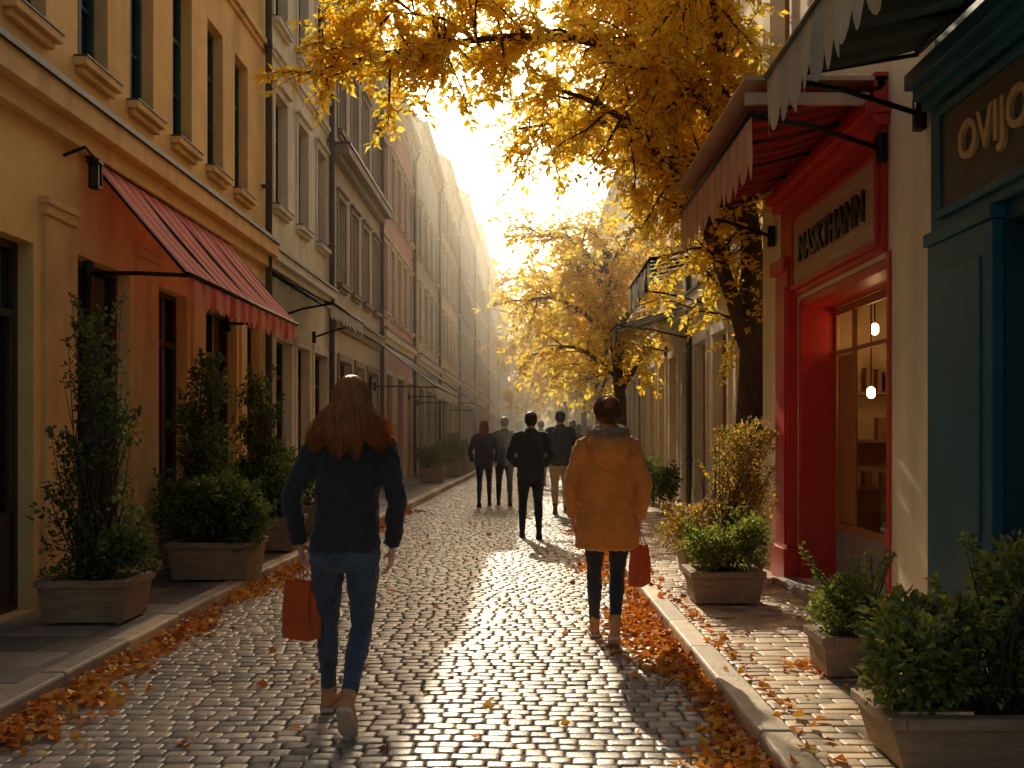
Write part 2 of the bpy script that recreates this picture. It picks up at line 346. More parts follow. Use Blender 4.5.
    P.tube([f(eave+.05,y0,H-.05),f(eave+.05,y1,H-.05)],.065,8)
    for (ya,yb,h) in dormers:
        DK.box(f(-.35,ya,H+.05),f(-2.2,yb,H+h)); DK.box(f(-.25,ya-.08,H+h),f(-2.25,yb+.08,H+h+.1))
    DK.box(f(-depth/2-.1,(y0+y1)/2,H+1.2),f(-depth/2-.7,(y0+y1)/2+.9,H+roofh+1.0))
    W.obj('walls',wall,e); T.obj('mouldings',trim,e,bevel=.006 if y0<20 else 0)
    if FR.v: FR.obj('window_frames',[frame,frame2],e)
    if G.v: G.obj('window_glass','glass',e)
    RF.obj('roof',roof,e); P.obj('drainpipes','zinc',e,smooth=True); DK.obj('chimney_and_flashing',[wall,'zinc'],e)
    return e
def winrow(y0,y1,n,w,z0,z1): 
    sp=(y1-y0)/n; return [(y0+sp*(i+.5)-w/2,y0+sp*(i+.5)+w/2,z0,z1,'win') for i in range(n)]
op=[(4.0,5.2,.14,2.95,'shop'),(6.1,7.65,.14,2.95,'door'),(8.4,9.5,.14,3.0,'door'),(10.25,11.1,.14,3.0,'shop'),(11.75,13.0,.14,3.0,'shop'),(13.45,14.1,.14,3.0,'door')]
for yc_ in (4.2,5.3,6.4,7.55,8.7,9.8,10.95,12.1,13.2):
    op+=[(yc_-.3,yc_+.3,4.65,6.42,'win'),(yc_-.3,yc_+.3,7.5,9.2,'win')]
yh=building('yellow_townhouse',-1,-3.8,2.5,14.4,10.6,'ochre','trim_ochre',op,'greenframe',bands=((3.86,.34,.2),(6.95,.16,.08)),pipes=(14.25,),surround=False)
T=MB()
for (a,b) in ((7.78,8.27),(9.62,10.13),(11.22,11.64),(13.1,13.36)):
    T.box((-3.81,a,.5),(-3.765,b,3.2)); T.box((-3.81,a-.03,3.201),(-3.74,b+.03,3.28)); T.box((-3.81,a-.05,3.281),(-3.72,b+.05,3.34))
T.obj('pilasters','trim_ochre',yh,bevel=.006)
op=[(14.9,15.9,.14,2.9,'shop'),(16.3,17.2,.14,2.9,'door'),(17.6,18.7,.14,2.9,'shop')]+winrow(14.5,19,3,.75,4.9,6.6)+winrow(14.5,19,3,.75,7.7,9.2)
building('cream_townhouse',-1,-3.8,14.42,19,10.6,'cream','trim_pale',op,'greenframe',bands=((3.9,.25,.16),(7.1,.14,.08)),pipes=(18.85,),dormers=())
op=[(19.5,20.8,.14,2.9,'shop'),(21.4,22.4,.14,2.9,'door'),(23,24.5,.14,2.9,'shop')]+winrow(19.1,25,4,.8,4.4,6.1)+winrow(19.1,25,4,.8,7.4,9.0)
building('grey_townhouse',-1,-3.72,19.02,25,10.4,'greige','trim_dark',op,'darkwood',bands=((3.5,.3,.14),(6.7,.3,.3)),pipes=(24.8,),dormers=((23.0,24.4,2.2),))
op=[(25.8,27,.14,3,'shop'),(28,29.4,.14,3,'shop'),(30.3,31.4,.14,3,'door')]+winrow(25.1,32,5,.75,4.6,6.4)+winrow(25.1,32,5,.75,7.4,9)
building('pink_townhouse',-1,-3.7,25.02,32,10.6,'pink','trim_pale',op,'whiteframe',bands=((3.8,.3,.15),),pipes=(31.8,))
far=[('sage_townhouse',-3.6,32.02,40,11.5,'sage'),('yellow_townhouse',-3.5,40.02,50,12.5,'sand'),('grey_townhouse',-3.35,50.02,62,13.5,'greyblue'),('cream_townhouse',-3.2,62.02,78,14.5,'cream'),('pink_townhouse',-3.0,78.02,98,15,'pink'),('yellow_townhouse',-2.7,98.02,128,15.5,'sand')]
for nm,x,a,b,h,wm in far:
    n=max(4,int((b-a)/1.7)); o=winrow(a,b,n,.8,4.6,6.3)+winrow(a,b,n,.8,7.3,9)+(winrow(a,b,n,.8,9.8,11.2) if h>12 else [])
    n2=max(3,int((b-a)/2.6)); sp=(b-a)/n2
    o+=[(a+sp*i+.5,a+sp*(i+1)-.5,.14,2.95,'shop') for i in range(n2)]
    building(nm,-1,x,a,b,h,wm,'trim_pale',o,'darkwood',bands=((3.7,.3,.16),),pipes=(b-.3,),roofh=2.6)
rfar=[('cream_townhouse',2.9,10.62,17.5,8.6,'ivory'),('yellow_townhouse',2.95,17.52,26,9.2,'sand'),('cream_townhouse',3.05,26.02,38,9.5,'cream'),('grey_townhouse',3.3,38.02,56,10,'greige'),('pink_townhouse',3.6,56.02,80,10,'pink'),('cream_townhouse',4.2,80.02,110,10.5,'cream')]
for nm,x,a,b,h,wm in rfar:
    n=max(4,int((b-a)/1.5)); o=winrow(a,b,n,.7,4.7,6.4)
    n2=max(4,int((b-a)/1.45)); sp=(b-a)/n2
    o+=[(a+sp*i+.32,a+sp*(i+1)-.32,.16,3.0,'shop' if i%3 else 'door') for i in range(n2)]
    building(nm,1,x,a,b,h,wm,'trim_pale',o,'woodframe' if a<20 else 'darkwood',bands=((3.5,.35,.16),),pipes=(a+.2,),frame2='woodframe' if a<20 else 'darkwood')
building('distant_townhouse',-1,-1.0,135,150,8,'greyblue','trim_pale',[],roofh=2.5,depth=20)
e=building('distant_townhouse',1,-2,129,139,8.5,'sand','trim_pale',[],depth=14)
mb=MB()
for i in range(7): 
    for z in (1.2,4.2): mb.box((-1.5+i*2,128.9,z),(-.7+i*2,128.95,z+1.7))
mb.obj('window_glass','glass',e)

# ---- red shop building
ex=2.5
o=[(6.9,9.2,.16,2.72,'none',.34)]+winrow(6.2,10.5,3,.75,5.0,6.7)
b1=building('red_shop_building',1,ex,6.12,10.6,8.6,'ivory','trim_pale',o,'woodframe',plinth=False,pipes=())
T=MB()
X=lambda w:ex-w
T.box((X(0.002),9.22,.12),(X(.10),9.66,3.0)); T.box((X(.10),9.27,.45),(X(.115),9.61,2.85)); T.box((X(.0),9.18,.12),(X(.14),9.7,.42)); T.box((X(0),9.18,3.001),(X(.15),9.7,3.12))
T.box((X(.002),6.84,.12),(X(.02),6.895,2.75)); T.box((X(-.33),6.905,.16),(X(-.0),6.925,2.7))
T.box((X(-.33),9.125,.16),(X(0.0),9.198,2.7)); T.box((X(-.338),6.93,2.64),(X(-.002),9.12,2.715)); 
T.box((X(.002),6.9,2.752),(X(.05),9.215,3.62)); T.box((X(.002),9.22,3.122),(X(.05),9.66,3.62))
T.box((X(0),6.86,3.622),(X(.12),9.72,3.70)); T.box((X(0),6.84,3.702),(X(.18),9.74,3.78)); T.box((X(0),6.9,3.782),(X(.1),9.7,4.0))
for (a,b_,c,d) in ((6.93,9.16,2.80,2.84),(6.93,9.16,3.42,3.46),(6.93,6.97,2.841,3.419),(9.12,9.16,2.841,3.419)): T.box((X(.05),a,c),(X(.085),b_,d))
T.obj('red_shopfront','redpaint',b1,bevel=.006)
S=MB(); S.box((X(.05),6.975,2.845),(X(.068),9.115,3.415)); S.obj('sign_panel','signboard',b1)
Fm=MB(); gx=ex+.335
def fb(a,b_,c,d,t=.03,mi=0): Fm.box((gx-t,a,c),(gx+.01,b_,d),mi)
ysd=[6.93,7.72,8.62,9.12]
for i in range(4): fb(ysd[i]-(.0 if i==0 else .03),ysd[i]+.03 if i<3 else ysd[i],.17,2.63,.02)
for i in range(3):
    l=ysd[i]+.03; r=ysd[i+1]-.03
    fb(l,r,2.56,2.63,.02,0); fb(l,r,2.2,2.24,.02,0); fb(l,r,.17,.30,.02,1); fb(l,r,.302,.62,.012,1); fb(l+.08,r-.08,.36,.56,.018,1); fb(l,r,.622,.68,.02,0)
fb(8.67,9.07,.69,2.19,.012,0)
Fm.obj('door_frames',['woodframe','greydoor'],b1,bevel=.003)
S=MB(); S.quad((gx-.002,6.93,2.6),(gx-.002,9.12,2.6),(gx-.002,9.12,.3),(gx-.002,6.93,.3)); S.obj('shop_glass','clearglass',b1)
S=MB(); x0,x1,a,b_,c,d=ex+.36,ex+3.2,6.9,9.6,.16,2.9
S.quad((x1,a,c),(x1,b_,c),(x1,b_,d),(x1,a,d)); S.quad((x0,a,c),(x1,a,c),(x1,a,d),(x0,a,d)); S.quad((x0,b_,c),(x1,b_,c),(x1,b_,d),(x0,b_,d)); S.quad((x0,a,c),(x1,a,c),(x1,b_,c),(x0,b_,c)); S.quad((x0,a,d),(x1,a,d),(x1,b_,d),(x0,b_,d))
S.obj('shop_interior','roomwall',b1)
S=MB()
for k in range(4): S.box((x0+.05,9.35,.5+k*.45),(x0+2.5,9.58,.53+k*.45))
for k in range(40): 
    q=x0+.06+random.random()*2.2; zz=.53+random.randrange(4)*.45; S.box((q,9.38,zz),(q+.07,9.5,zz+random.uniform(.1,.26)))
S.obj('shelves','shelfwood',b1)
lamps=((3.10,8.9,2.42),(3.22,8.6,2.3),(3.05,8.85,1.85),(3.9,8.5,2.2))
S=MB()
for (px,py,pz) in lamps: S.tube([(px,py,pz-.05),(px,py,pz-.03),(px,py,pz+.03),(px,py,pz+.05)],[.015,.035,.035,.015],8)
S.obj('pendant_lamps','lampglow',b1)
S=MB()
for (px,py,pz) in lamps: S.box((px-.005,py-.005,pz+.05),(px+.005,py+.005,2.89))
S.obj('lamp_cords','iron',b1)
S=MB(); S.box((X(.25),6.92,.1),(X(-.33),9.2,.158)); S.obj('doorstep','step',b1,bevel=.01)
def text(body,y,z,size,x,mat,parent,name):
    cu=bpy.data.curves.new(name,'FONT'); cu.body=body; cu.size=size; cu.extrude=.012; cu.bevel_depth=.002; cu.align_x='CENTER'; cu.align_y='CENTER'; cu.offset=.004
    o=bpy.data.objects.new(name,cu); COL.objects.link(o); o.location=(x,y,z); o.rotation_euler=(R(90),0,R(-90)); cu.materials.append(M[mat]); o.parent=parent; return o
t=text('NASKTHANN',8.03,3.12,.29,X(.08),'letter_black',b1,'sign_lettering'); t.scale=(.98,1.1,1)
# ---- teal shop
o=[(3.0,5.2,.16,2.6,'shop',.25)]+winrow(2.5,6.1,2,.8,5.0,6.7)
b2=building('teal_shop_building',1,ex,1.5,6.1,8.6,'tealdark','teal',o,'darkwood',plinth=False,surround=False)
T=MB()
T.box((X(.002),5.22,.12),(X(.07),6.06,2.62)); T.box((X(.07),5.34,.55),(X(.082),5.94,2.45)); T.box((X(0),5.18,.12),(X(.10),6.09,.48)); T.box((X(0),5.2,2.622),(X(.09),6.08,2.70))
T.box((X(.002),2.6,2.702),(X(.05),6.06,3.45)); T.box((X(0),2.6,3.452),(X(.10),6.08,3.51)); T.box((X(0),2.6,3.512),(X(.15),6.09,3.58)); T.box((X(0),2.6,3.582),(X(.2),6.095,3.68))
for (a,b_,c,d) in ((2.8,5.9,2.76,2.81),(2.8,5.9,3.36,3.41),(5.85,5.9,2.811,3.359)): T.box((X(.05),a,c),(X(.085),b_,d))
T.obj('teal_shopfront','teal',b2,bevel=.007)
S=MB(); S.box((X(.05),2.8,2.815),(X(.065),5.845,3.355)); S.obj('sign_panel','signdark',b2)
text('OVIJOUX',4.98,3.1,.29,X(.08),'letter_gold',b2,'sign_lettering')

# ---------------------------------------------------------------- awnings
def awning(name,side,x0,y0,y1,zw,xf,zf,val,n,mats,vm=None,frame='iron',arms=True,sag=.04):
    e=empty(name); C=MB(); sgx=1 if side<0 else -1
    vm=vm or (0,1)
    S=6
    ph=random.random()*6
    for i in range(n):
        a=y0+(y1-y0)*i/n; b=y0+(y1-y0)*(i+1)/n
        for k in range(S):
            t0=k/S; t1=(k+1)/S
            P=lambda t,y:(x0+(xf-x0)*t,y,zw+(zf-zw)*t-(sag+.012*math.sin(y*5+ph))*math.sin(math.pi*t))
            C.quad(P(t0,a),P(t0,b),P(t1,b),P(t1,a),m=i%2)
        K=6; wv=lambda y,z:sgx*(.02*math.sin(y*9+ph)+.01*math.sin(y*23))*(zf-z)/val
        zt=zf-val*.5
        C.quad((xf,a,zf),(xf,b,zf),(xf+wv(b,zt),b,zt),(xf+wv(a,zt),a,zt),m=vm[i%2])
        pts=[(xf+wv(a,zt),a,zt),(xf+wv(b,zt),b,zt)]
        for k in range(K+1):
            u=k/K; yy=b+(a-b)*u; z=zf-val+ .3*val*(abs(2*u-1)**2); pts.append((xf+wv(yy,z),yy,z))
        C.quad(*pts,m=vm[i%2])
    Fm=MB()
    Fm.tube([(xf,y0,zf-.01),(xf,y1,zf-.01)],.022,8); Fm.tube([(x0,y0,zw),(x0,y1,zw)],.03,8)
    for yy in np.linspace(y0,y1,5): Fm.tube([(x0,yy,zw-.03),(xf,yy,zf-.03)],.014,6)
    if arms:
        lo=zw-zf<.5
        for yy in (y0+.02,y1-.02): 
            Fm.tube([(x0,yy,zf-.25 if lo else zf),((x0+xf)/2,yy,zf-.1 if lo else zf),(xf,yy,zf-.02)],.018,8)
            Fm.box((x0-.03,yy-.04,zf-.35 if lo else zf-.1),(x0+.03,yy+.04,zf-.15 if lo else zf+.1))
    C.obj('canvas',mats,e); Fm.obj('awning_frame',frame,e,smooth=True)
    return e
awning('shop_awning',-1,-3.76,8.5,12.5,3.87,-2.9,2.86,.27,26,['aw_pink','aw_pink2'])
awning('shop_awning',-1,-3.78,14.7,17.6,3.85,-2.9,3.42,.25,14,['aw_green','aw_white'],vm=(1,1))
awning('shop_awning',-1,-3.7,24,31,3.75,-2.2,2.6,.3,12,['aw_white','aw_white'])
awning('shop_awning',-1,-3.58,32.2,44,3.75,-1.75,2.45,.35,14,['aw_white','aw_grey'])
ra=awning('shop_awning',1,2.45,6.9,10.05,3.92,1.55,3.72,.46,22,['aw_red','aw_red2','aw_cream','aw_peach'],vm=(2,3))
mb=MB(); mb.box((1.5,6.86,3.76),(2.35,6.9,3.84)); mb.box((1.5,6.9,3.94),(2.5,10.1,3.97)); mb.obj('awning_cover','aw_cover',ra)
awning('shop_awning',1,2.45,3.6,6.25,3.9,1.5,3.74,.42,16,['aw_dark','aw_green','aw_cream','aw_grey'],vm=(2,3))
awning('shop_awning',1,2.85,13.4,16.2,4.15,1.65,3.85,.42,14,['aw_dark','aw_grey','aw_cream','aw_dark'],vm=(3,2))
awning('shop_awning',1,2.9,18,21,3.8,1.6,3.45,.4,14,['aw_dark','aw_grey','aw_cream','aw_dark'],vm=(3,2))

e=empty('wall_lantern'); L_=MB()
L_.tube([(-3.78,8.1,3.75),(-3.6,8.1,3.82),(-3.52,8.1,3.72)],.015,8)
L_.box((-3.57,8.05,3.68),(-3.47,8.15,3.71)); L_.box((-3.56,8.06,3.48),(-3.48,8.14,3.5))
for dx in(-.04,.03):
    for dy in(-.04,.03): L_.box((-3.52+dx,8.1+dy,3.5),(-3.51+dx,8.11+dy,3.68))
L_.box((-3.55,8.07,3.5),(-3.49,8.13,3.675),1)
L_.obj('lantern',['iron','glass'],e)

# ---------------------------------------------------------------- foliage
def leaf_mesh(name,B,D,Ln,Wd,mats,probs,parent,droop=.25):
    n=len(B); B=np.asarray(B);D=np.asarray(D)
    D=D/np.linalg.norm(D,axis=1,keepdims=True)
    up=rng.normal(0,.6,(n,3))+np.array([0,0,1.0])
    Sx=np.cross(D,up); Sx/= (np.linalg.norm(Sx,axis=1,keepdims=True)+1e-9)
    Nn=np.cross(Sx,D)
    Ln=np.asarray(Ln)[:,None]; Wd=np.asarray(Wd)[:,None]
    fold=rng.uniform(.1,.5,(n,1))
    mid=B+D*Ln*.45
    V=np.stack([B,mid+Sx*Wd+Nn*Wd*fold,B+D*Ln-Nn*Ln*droop*rng.uniform(0,1,(n,1)),mid-Sx*Wd+Nn*Wd*fold,],axis=1).reshape(-1,3)
    i=np.arange(n)*4
    F=np.concatenate([np.stack([i,i+1,i+2],1),np.stack([i,i+2,i+3],1)],1).reshape(-1,3)
    mi=np.repeat(rng.choice(len(mats),n,p=probs),2)
    return np_mesh(name,V,F,mats,midx=mi,parent=parent,var=np.repeat(rng.random(n),2))

def grow(name,trunk,tr,limbs,seed,dens,leaf,sub=(.5,1.1),pairs=6,tw=7,mats=('leafA','leafB','leafC'),probs=(.5,.2,.3),start=.12,wf=.27):
    rs=random.Random(seed); e=empty(name); W=MB()
    def smooth(pts,rad):
        P=[Vector(p) for p in pts]; out=[];ro=[]
        for i in range(len(P)-1):
            p0=P[max(i-1,0)];p1=P[i];p2=P[i+1];p3=P[min(i+2,len(P)-1)]
            for k in range(4):
                t=k/4; out.append(.5*((2*p1)+(p2-p0)*t+(2*p0-5*p1+4*p2-p3)*t*t+(3*p1-p0-3*p2+p3)*t**3)+Vector((rs.uniform(-.015,.015),rs.uniform(-.015,.015),rs.uniform(-.015,.015)))); ro.append(rad[i]*(1-t)+rad[i+1]*t)
        out.append(P[-1]); ro.append(rad[-1]); return out,ro
    p,r=smooth(trunk,tr); W.tube(p,r,12)
    B=[];D=[];LL=[]
    rv=lambda s:Vector((rs.gauss(0,s),rs.gauss(0,s),rs.gauss(0,s)))
    def twig(b,d,l):
        d=d.normalized(); pts=[b]; c=b.copy(); dd=d.copy()
        for k in range(3):
            dd=(dd+Vector((0,0,-.18))+rv(.12)).normalized(); c=c+dd*l/3; pts.append(c.copy())
        W.tube(pts,[.006,.004,.003,.002],3)
        for k in range(pairs):
            t=(k+.6)/pairs*3; i=min(2,int(t)); q=pts[i].lerp(pts[i+1],t-i); ax=(pts[i+1]-pts[i]).normalized()
            sd=ax.cross(Vector((0,0,1))+rv(.3)).normalized()
            for s in (-1,1):
                B.append(q); D.append(ax*.55+sd*s+rv(.25)); LL.append(leaf*rs.uniform(.7,1.3))
        B.append(pts[-1]); D.append(dd+rv(.2)); LL.append(leaf*1.2)
    for pts,rad in limbs:
        p,r=smooth(pts,rad); W.tube(p,r,8)
        cum=[0]
        for i in range(len(p)-1): cum.append(cum[-1]+(p[i+1]-p[i]).length)
        T_=cum[-1]; s=T_*start
        while s<T_:
            i=max(j for j in range(len(cum)) if cum[j]<=s); i=min(i,len(p)-2)
            q=p[i]; ld=(p[i+1]-p[i]).normalized()
            L0=rs.uniform(*sub)*(1.05-.45*s/T_)
            d=(rv(1)+ld*.7+Vector((0,0,.2))); d=d.normalized()
            sp=[q];c=q.copy()
            for k in range(4):
                d=(d+rv(.16)+Vector((0,0,-.05))).normalized(); c=c+d*L0/4; sp.append(c.copy())
            W.tube(sp,[min(r[i]*.6,.022),.015,.011,.008,.005],5)
            for k in range(tw):
                t=(k+rs.random())/tw*4; j=min(3,int(t)); b=sp[j].lerp(sp[j+1],t-j)
                twig(b,(sp[j+1]-sp[j]).normalized()*.6+rv(.6),rs.uniform(.22,.42)*(leaf/.085))
            s+=dens*rs.uniform(.6,1.4)
        for k in range(6): twig(p[-1],ld+rv(.5),.4)
    W.obj('trunk_and_limbs','bark',e,smooth=True)
    LL=np.array(LL)
    leaf_mesh('leaves',np.array([tuple(b) for b in B]),np.array([tuple(d) for d in D]),LL,LL*wf,list(mats),probs,e)
    return e
trunk=[(2.36,11,.05),(2.38,11,.5),(2.42,11,1.2),(2.47,11,2.4),(2.44,10.9,3.6),(2.15,10.8,4.8),(1.95,10.6,6.0),(1.8,10.4,7.4)]
limbs=[
 ([(2.46,11,2.35),(2.12,10.8,3.2),(1.78,10.5,3.9),(1.3,10.2,4.4),(.8,9.9,4.7),(.3,9.6,4.8)],[.09,.08,.06,.045,.03,.015]),
 ([(2.15,10.8,4.8),(1.4,10.3,5.25),(.5,9.9,5.4),(-.5,9.5,5.25),(-1.3,9.2,5.0),(-2.0,9.0,4.75)],[.07,.055,.045,.03,.02,.01]),
 ([(1.95,10.6,6),(1.2,10,6.3),(.3,9.5,6.3),(-.6,9.1,6.0),(-1.3,8.9,5.6)],[.06,.045,.035,.02,.01]),
 ([(2.15,10.8,4.8),(1.9,9.8,5.3),(1.6,8.9,5.5),(1.2,8.1,5.5)],[.06,.045,.03,.015]),
 ([(2.44,10.9,3.6),(1.9,10.9,4.4),(1.3,11.2,4.9),(.6,11.5,5.1),(-.1,11.8,5.1)],[.06,.05,.035,.025,.012]),
 ([(2.3,10.9,4.3),(2.3,11.8,5.2),(1.9,12.8,5.7),(1.2,13.5,5.7),(.6,14,5.5)],[.06,.05,.04,.025,.012]),
 ([(2.0,10.7,5.6),(1.3,11.2,6.3),(.5,11.6,6.8),(-.3,12,6.9)],[.05,.04,.025,.012]),
 ([(2.1,10.7,5.1),(1.5,9.9,5.0),(1.1,9.3,4.9)],[.04,.025,.01]),
 ([(2.4,10.9,3.9),(2.2,11.6,4.5),(1.9,12.4,4.7),(1.5,13,4.6)],[.04,.03,.02,.01]),
 ([(2.1,10.7,5.2),(2.0,10.9,5.9),(1.5,11.4,6.0),(.9,11.8,6.0)],[.04,.03,.02,.01]),
 ([(-.5,9.5,5.25),(-.9,9.2,5.35),(-1.5,9.0,5.3)],[.02,.014,.007]),
]
grow('autumn_tree',trunk,[.21,.17,.15,.145,.12,.10,.08,.04],limbs,3,.088,.09,tw=8,wf=.29)
def auto_tree(x,y,h,rad,seed,leaf,dens,lean=-.6,nl=12,tw=7):
    rs=random.Random(seed)
    tk=[(x,y,.05),(x+.03,y,h*.25),(x-.05,y,h*.45),(x+lean*.4,y,h*.7),(x+lean*.6,y,h*.9)]
    lb=[]
    for i in range(nl):
        a=i*2.4+rs.random(); z=h*(.38+.5*i/nl); s=Vector((x+lean*.4*max(0,(z/h-.4))*2,y,z)); rr=rad*rs.uniform(.75,1.05)*(1-.35*abs(i/nl-.35))
        e_=s+Vector((math.cos(a)*rr+lean*.6,math.sin(a)*rr,rad*.45*rs.uniform(.4,1.2)-(.2 if i<3 else 0)))
        m_=s.lerp(e_,.5)+Vector((0,0,rad*.22)); e_.x=min(e_.x,2.5); m_.x=min(m_.x,2.6)
        lb.append(([tuple(s),tuple(m_),tuple(e_)],[.07,.04,.015]))
    return grow('autumn_tree',tk,[.16,.13,.11,.08,.03],lb,seed,dens,leaf,sub=(.6,1.2),pairs=4,tw=tw,start=.12,wf=.3)
auto_tree(1.95,21,6.2,1.9,11,.14,.17,lean=-.6,tw=6)
auto_tree(2.2,31,6.8,2.4,12,.20,.22,lean=-.8,tw=6)
auto_tree(2.4,43,7.2,2.8,13,.28,.32,lean=-.9,tw=6)
auto_tree(2.2,58,7.5,3.0,14,.38,.5,lean=-1.2,tw=5)
auto_tree(2.2,76,8,3.2,15,.5,.7,lean=-1.2,tw=5)

def bush_pts(c,r,n,seed,lobes=9):
    g=np.random.default_rng(seed); 
    lc=g.normal(0,1,(lobes,3)); lc/=np.linalg.norm(lc,axis=1,keepdims=True); lc*=g.uniform(.3,.65,(lobes,1)); lr=g.uniform(.35,.55,lobes)
    k=g.integers(0,lobes,n); d=g.normal(0,1,(n,3)); d/=np.linalg.norm(d,axis=1,keepdims=True); rad=g.uniform(.35,1.15,n)**.6
    P=lc[k]+d*(lr[k]*rad)[:,None]
    D=d+g.normal(0,.5,(n,3))+np.array([0,0,.35])
    return np.array(c)+P*np.array(r),D
def planter(e,x0,x1,y0,y1,h,z0=.125):
    T=MB()
    cx,cy=(x0+x1)/2,(y0+y1)/2
    def fr(s,z): return [(cx+(x-cx)*s,cy+(y-cy)*s,z) for x,y in((x0,y0),(x1,y0),(x1,y1),(x0,y1))]
    b=fr(.9,z0+.02); t=fr(1,z0+h-.05)
    for k in range(4): T.quad(b[k],b[(k+1)%4],t[(k+1)%4],t[k])
    T.quad(*b)
    T.box((x0-.02,y0-.02,z0+h-.049),(x0+.05,y1+.02,z0+h)); T.box((x1-.05,y0-.02,z0+h-.049),(x1+.02,y1+.02,z0+h)); T.box((x0+.051,y0-.02,z0+h-.049),(x1-.051,y0+.05,z0+h)); T.box((x0+.051,y1-.05,z0+h-.049),(x1-.051,y1+.02,z0+h))
    for dx in(x0+.06,x1-.1):
        for dy in(y0+.06,y1-.1): T.box((dx,dy,z0),(dx+.05,dy+.05,z0+.03))
    T.obj('planter_box','planter',e,bevel=.006)
    S=MB(); S.quad(*fr(.93,z0+h-.06)); S.obj('soil','soil',e)
def stems(e,base,tops,mat='bark',r=.009):
    S=MB(); base=Vector(base)
    for t in tops:
        t=Vector(t); b=base+Vector((random.uniform(-.08,.08),random.uniform(-.08,.08),0)); m_=b.lerp(t,.5)+Vector((random.uniform(-.06,.06),random.uniform(-.06,.06),.05))
        S.tube([b,m_,t],[r,r*.6,r*.2],5)
    S.obj('stems',mat,e,smooth=True)
def plant(name,box,blobs,seed,mats=('greenA','greenB','greenD'),probs=(.45,.3,.25),leaf=.045,wd=.33,shoots=0):
    e=empty(name)
    if box: planter(e,*box)
    B=[];D=[];tops=[]
    for i,(c,r,n) in enumerate(blobs):
        p,d=bush_pts(c,r,n,seed+i); B.append(p);D.append(d); tops+=[tuple(p[j]) for j in range(0,len(p),max(1,len(p)//10))]
        for q in range(shoots):
            a=random.uniform(0,6.28); bx=Vector(c)+Vector((math.cos(a)*r[0]*.6,math.sin(a)*r[1]*.6,r[2]*.3)); dv=Vector((math.cos(a)*.6,math.sin(a)*.6,1)).normalized(); ln=random.uniform(.14,.26)
            tops.append(tuple(bx+dv*ln*.9))
            k=28; tt=rng.uniform(.1,1.02,(k,1)); B.append(np.array(bx)+np.array(dv)*ln*tt+rng.normal(0,.008,(k,3))); D.append(rng.normal(0,1,(k,3))+np.array([0,0,.8]))
    B=np.concatenate(B);D=np.concatenate(D); k=B[:,2]>.15; B=B[k];D=D[k]
    L_=leaf*rng.uniform(.6,1.35,len(B)); leaf_mesh('foliage',B,D,L_,L_*wd,list(mats),probs,e)
    if box: base=((box[0]+box[1])/2,(box[2]+box[3])/2,.12+box[4]-.06)
    else: base=(blobs[0][0][0],blobs[0][0][1],.13)
    stems(e,base,tops); return e
plant('potted_shrub',(1.45,2.5,3.95,4.4,.24),[((1.75,4.15,.60),(.36,.3,.27),2500),((2.2,4.2,.76),(.4,.3,.34),2800),((1.6,4.1,.5),(.25,.2,.18),800)],1,mats=('greenA','greenB','lime'),probs=(.3,.4,.3),leaf=.046,shoots=9)
plant('potted_shrub',(1.64,2.03,5.5,5.85,.24),[((1.84,5.65,.55),(.27,.25,.25),3300)],5,leaf=.033,mats=('greenA','greenB','lime'),probs=(.35,.45,.2),shoots=8)
plant('potted_shrub',(1.3,1.86,7.85,8.3,.27),[((1.5,8.0,.56),(.3,.27,.22),2600),((1.8,8.1,.6),(.25,.25,.24),1900)],8,leaf=.033,mats=('greenA','greenB','lime'),probs=(.3,.5,.2),shoots=7)
plant('garden_shrub',(1.45,2.2,9.2,9.8,.3),[((1.5,9.4,.6),(.3,.35,.3),1700),((2.0,9.5,.85),(.42,.35,.5),2600),((2.05,9.5,1.25),(.38,.3,.4),1900)],12,mats=('brownleaf','greenB','leafB'),probs=(.68,.22,.10),leaf=.036,shoots=10)
plant('garden_shrub',None,[((2.3,16.5,.55),(.3,.5,.45),1200)],14,leaf=.06)
plant('garden_shrub',None,[((2.4,19.5,.6),(.35,.6,.55),1200)],15,leaf=.06)
def tall(x,y,ztop,seed,n=1500,w=.3):
    bl=[]
    zb=.5
    rs=random.Random(seed)
    for k in range(10):
        t=k/9; z=zb+(ztop-zb)*t; ww=w*(1.0-.6*t)*(.7+.3*math.sin(math.pi*min(1,t*2+.3)))+.07
        bl.append(((x+rs.uniform(-.1,.1),y+rs.uniform(-.1,.1),z),(ww,ww,.2),int(n*(1.3-t)/6)))
    return bl
G3=('greenA','greenB','greenD')
plant('potted_shrub',(-3.48,-2.85,7.05,7.55,.32),tall(-3.2,7.35,2.3,3,2700,.40)+[((-2.98,7.3,.62),(.28,.25,.2),1300)],20,leaf=.042,mats=G3,probs=(.45,.25,.3),shoots=2)
plant('potted_shrub',(-3.3,-2.55,9.1,9.7,.36),[((-2.95,9.35,.75),(.55,.4,.36),4200),((-2.6,9.3,.62),(.28,.3,.25),1300)],30,leaf=.05,mats=G3,probs=(.55,.2,.25),shoots=8)
plant('potted_shrub',(-3.65,-3.15,9.85,10.35,.4),tall(-3.3,10.1,2.1,4,4300,.55),33,leaf=.05,mats=G3,probs=(.45,.25,.3),shoots=2)
plant('potted_shrub',(-3.2,-2.65,11.3,11.9,.4),[((-2.95,11.5,.85),(.46,.4,.48),3200)]+tall(-3.2,11.9,2.05,5,4300,.5),40,leaf=.05,mats=G3,probs=(.45,.25,.3),shoots=2)
plant('potted_shrub',(-3.3,-2.75,13.2,13.8,.4),[((-3.05,13.5,.9),(.4,.4,.5),1800)],45,leaf=.055,mats=G3,probs=(.4,.2,.4))
plant('potted_shrub',(-2.95,-2.3,27,27.8,.4),[((-2.65,27.4,.8),(.5,.5,.45),1300)],50,leaf=.08)
